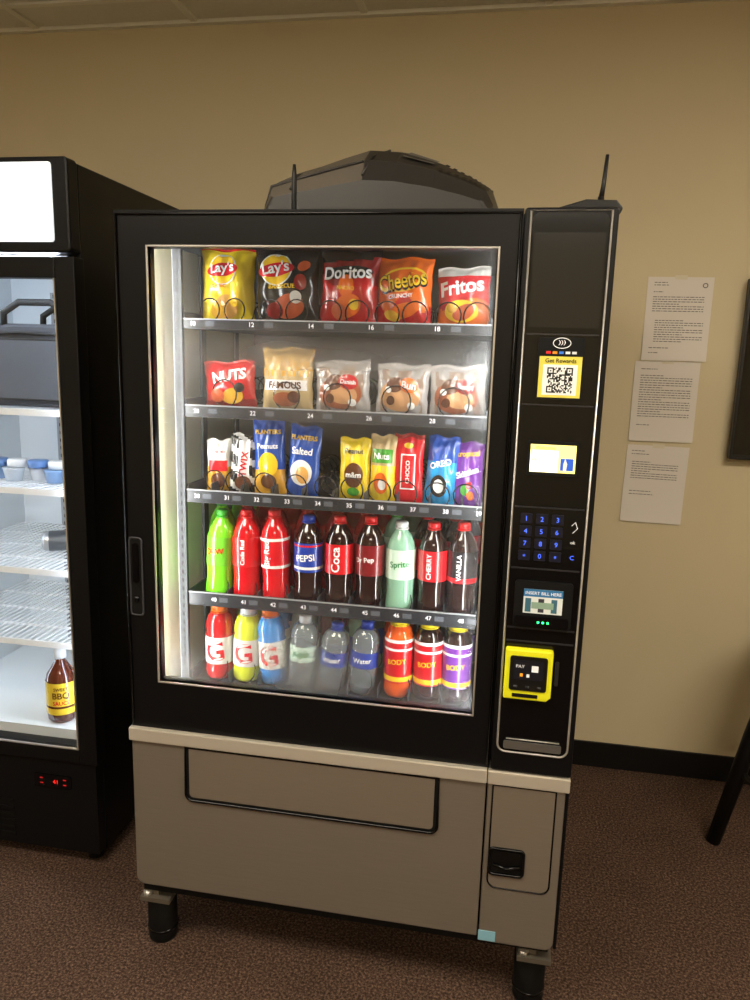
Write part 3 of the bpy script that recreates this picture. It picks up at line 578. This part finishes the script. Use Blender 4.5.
gg=bpy.data.materials.new('clear_glass'); gg.use_nodes=True; nt=gg.node_tree; nt.nodes.clear(); o_=nt.nodes.new('ShaderNodeOutputMaterial'); a_=nt.nodes.new('ShaderNodeBsdfTransparent'); a_.inputs[0].default_value=(.93,.95,.97,1); b_=nt.nodes.new('ShaderNodeBsdfGlossy'); b_.inputs['Roughness'].default_value=.02; m_=nt.nodes.new('ShaderNodeMixShader'); m_.inputs[0].default_value=.04
nt.links.new(a_.outputs[0],m_.inputs[1]); nt.links.new(b_.outputs[0],m_.inputs[2]); nt.links.new(m_.outputs[0],o_.inputs[0])
q=MB(); q.add([(-1.75,.27,.392),(-1.168,.27,.392),(-1.168,.27,1.712),(-1.75,.27,1.712)],[(0,1,2,3)],gg); q.obj('door_glass',fr)
BG1=mat('lunch_bag_fabric',(52,55,62),.8,bump=.3,bscale=250); BG2=mat('lunch_bag_panel',(72,76,84),.7,bump=.3,bscale=250); BGK=mat('lunch_bag_strap',(14,14,16),.7)
lb=empty('lunch_bag',(-1.38,.52,1.365)); q=MB(); q.prism(rrect(-1.60,-1.185,1.362,1.60,.045),.42,.66,BG1); q.obj('body',lb,bevel=.02,bseg=3)
q=MB(); q.prism(rrect(-1.56,-1.215,1.385,1.555,.03),.405,.425,BG2); q.tube([(x,.408,z) for x,z in rrect(-1.56,-1.215,1.385,1.555,.03)],.004,BGK,closed=True); q.obj('pocket',lb)
q=MB()
for yy in (.44,.63): q.tube([(-1.46,yy,1.58),(-1.45,yy-.01,1.63),(-1.40,yy-.01,1.66),(-1.30,yy-.01,1.66),(-1.25,yy-.01,1.63),(-1.235,yy,1.59)],.010,BGK)
q.tube([(-1.595,.43,1.565),(-1.40,.415,1.575),(-1.20,.43,1.565)],.005,BGK); q.obj('handles',lb)
q=MB(); SB=liq('sauce_brown',(84,34,18))
bx,by,bz=-1.285,.36,.421
q.lathe(bx,by,bz,[(.036,0),(.043,.01),(.045,.05),(.045,.12),(.040,.15),(.024,.175),(.015,.19),(.014,.20)],SB,seg=28); q.lathe(bx,by,bz,[(.018,.198),(.0185,.222),(.016,.236)],CW_,seg=20)
q.lathe(bx,by,bz,[(.0457,.030),(.0457,.130)],lab_('sauce_label',(238,205,60)),seg=28,cap=False)
q.lathe(bx,by,bz,[(.0460,.050),(.0460,.057)],BRN,seg=28,cap=False)
fn=lambda a,b:(bx+.0470*math.sin(a/.0470+.5),by-.0470*math.cos(a/.0470+.5),bz+b)
q.text('SWEET',fn,BRN,w=.042,off=.02,cz=.112); q.text('BBQ',fn,BRN,w=.05,off=.02,cz=.090); q.text('SAUCE',fn,LR,w=.05,off=.02,cz=.068); q.obj('sauce_bottle',loc=(bx,by,bz))
q=MB(); ALU=mat('aluminium',(190,192,195),.3,metal=.8); q.lathe(0,0,0,[(.024,0),(.031,.008),(.032,.015),(.032,.105),(.027,.118),(.026,.12)],ALU,seg=24); q.lathe(0,0,0,[(.0325,.02),(.0325,.10)],mat('can_print',(90,96,102),.3,metal=.3),seg=24,cap=False)
m_=Matrix.Translation((-1.43,.52,.896+.033))@Matrix.Rotation(.5,4,'Z')@Matrix.Rotation(math.pi/2,4,'Y')
q.V=[m_@v for v in q.V]; q.obj('drink_can',loc=(-1.38,.54,.9))
q=MB(); rnd=random.Random(3)
for k in range(5):
    ax=-1.60+.068*k; q.lathe(ax,.45+.03*(k%2),1.136,[(.024,0),(.031,.035),(.032,.04),(.030,.04)],mat('cup_lid%d'%(k%3),((220,226,232),(120,155,200),(190,200,210))[k%3],.3,coat=.4),seg=16)
    q.lathe(ax+.008,.46,1.178,[(.030,0),(.031,.018),(.028,.022)],mat('cup_top%d'%(k%2),((225,230,235),(90,130,190))[k%2],.3),seg=16)
q.obj('yogurt_cup_pack',loc=(-1.42,.46,1.136))
q=MB(); q.lathe(-1.247,.44,1.136,[(.028,0),(.029,.06),(.022,.075),(.020,.085)],liq('jar_dark',(60,66,80)),seg=18); q.lathe(-1.247,.44,1.136,[(.024,.084),(.024,.102)],CB_,seg=18); q.lathe(-1.247,.44,1.136,[(.0296,.015),(.0296,.05)],LBW,seg=18,cap=False); q.obj('sauce_jar',loc=(-1.247,.44,1.136))

w_=bpy.data.worlds.new('w'); sc.world=w_; w_.use_nodes=True; w_.node_tree.nodes['Background'].inputs[0].default_value=(.02,.02,.022,1)
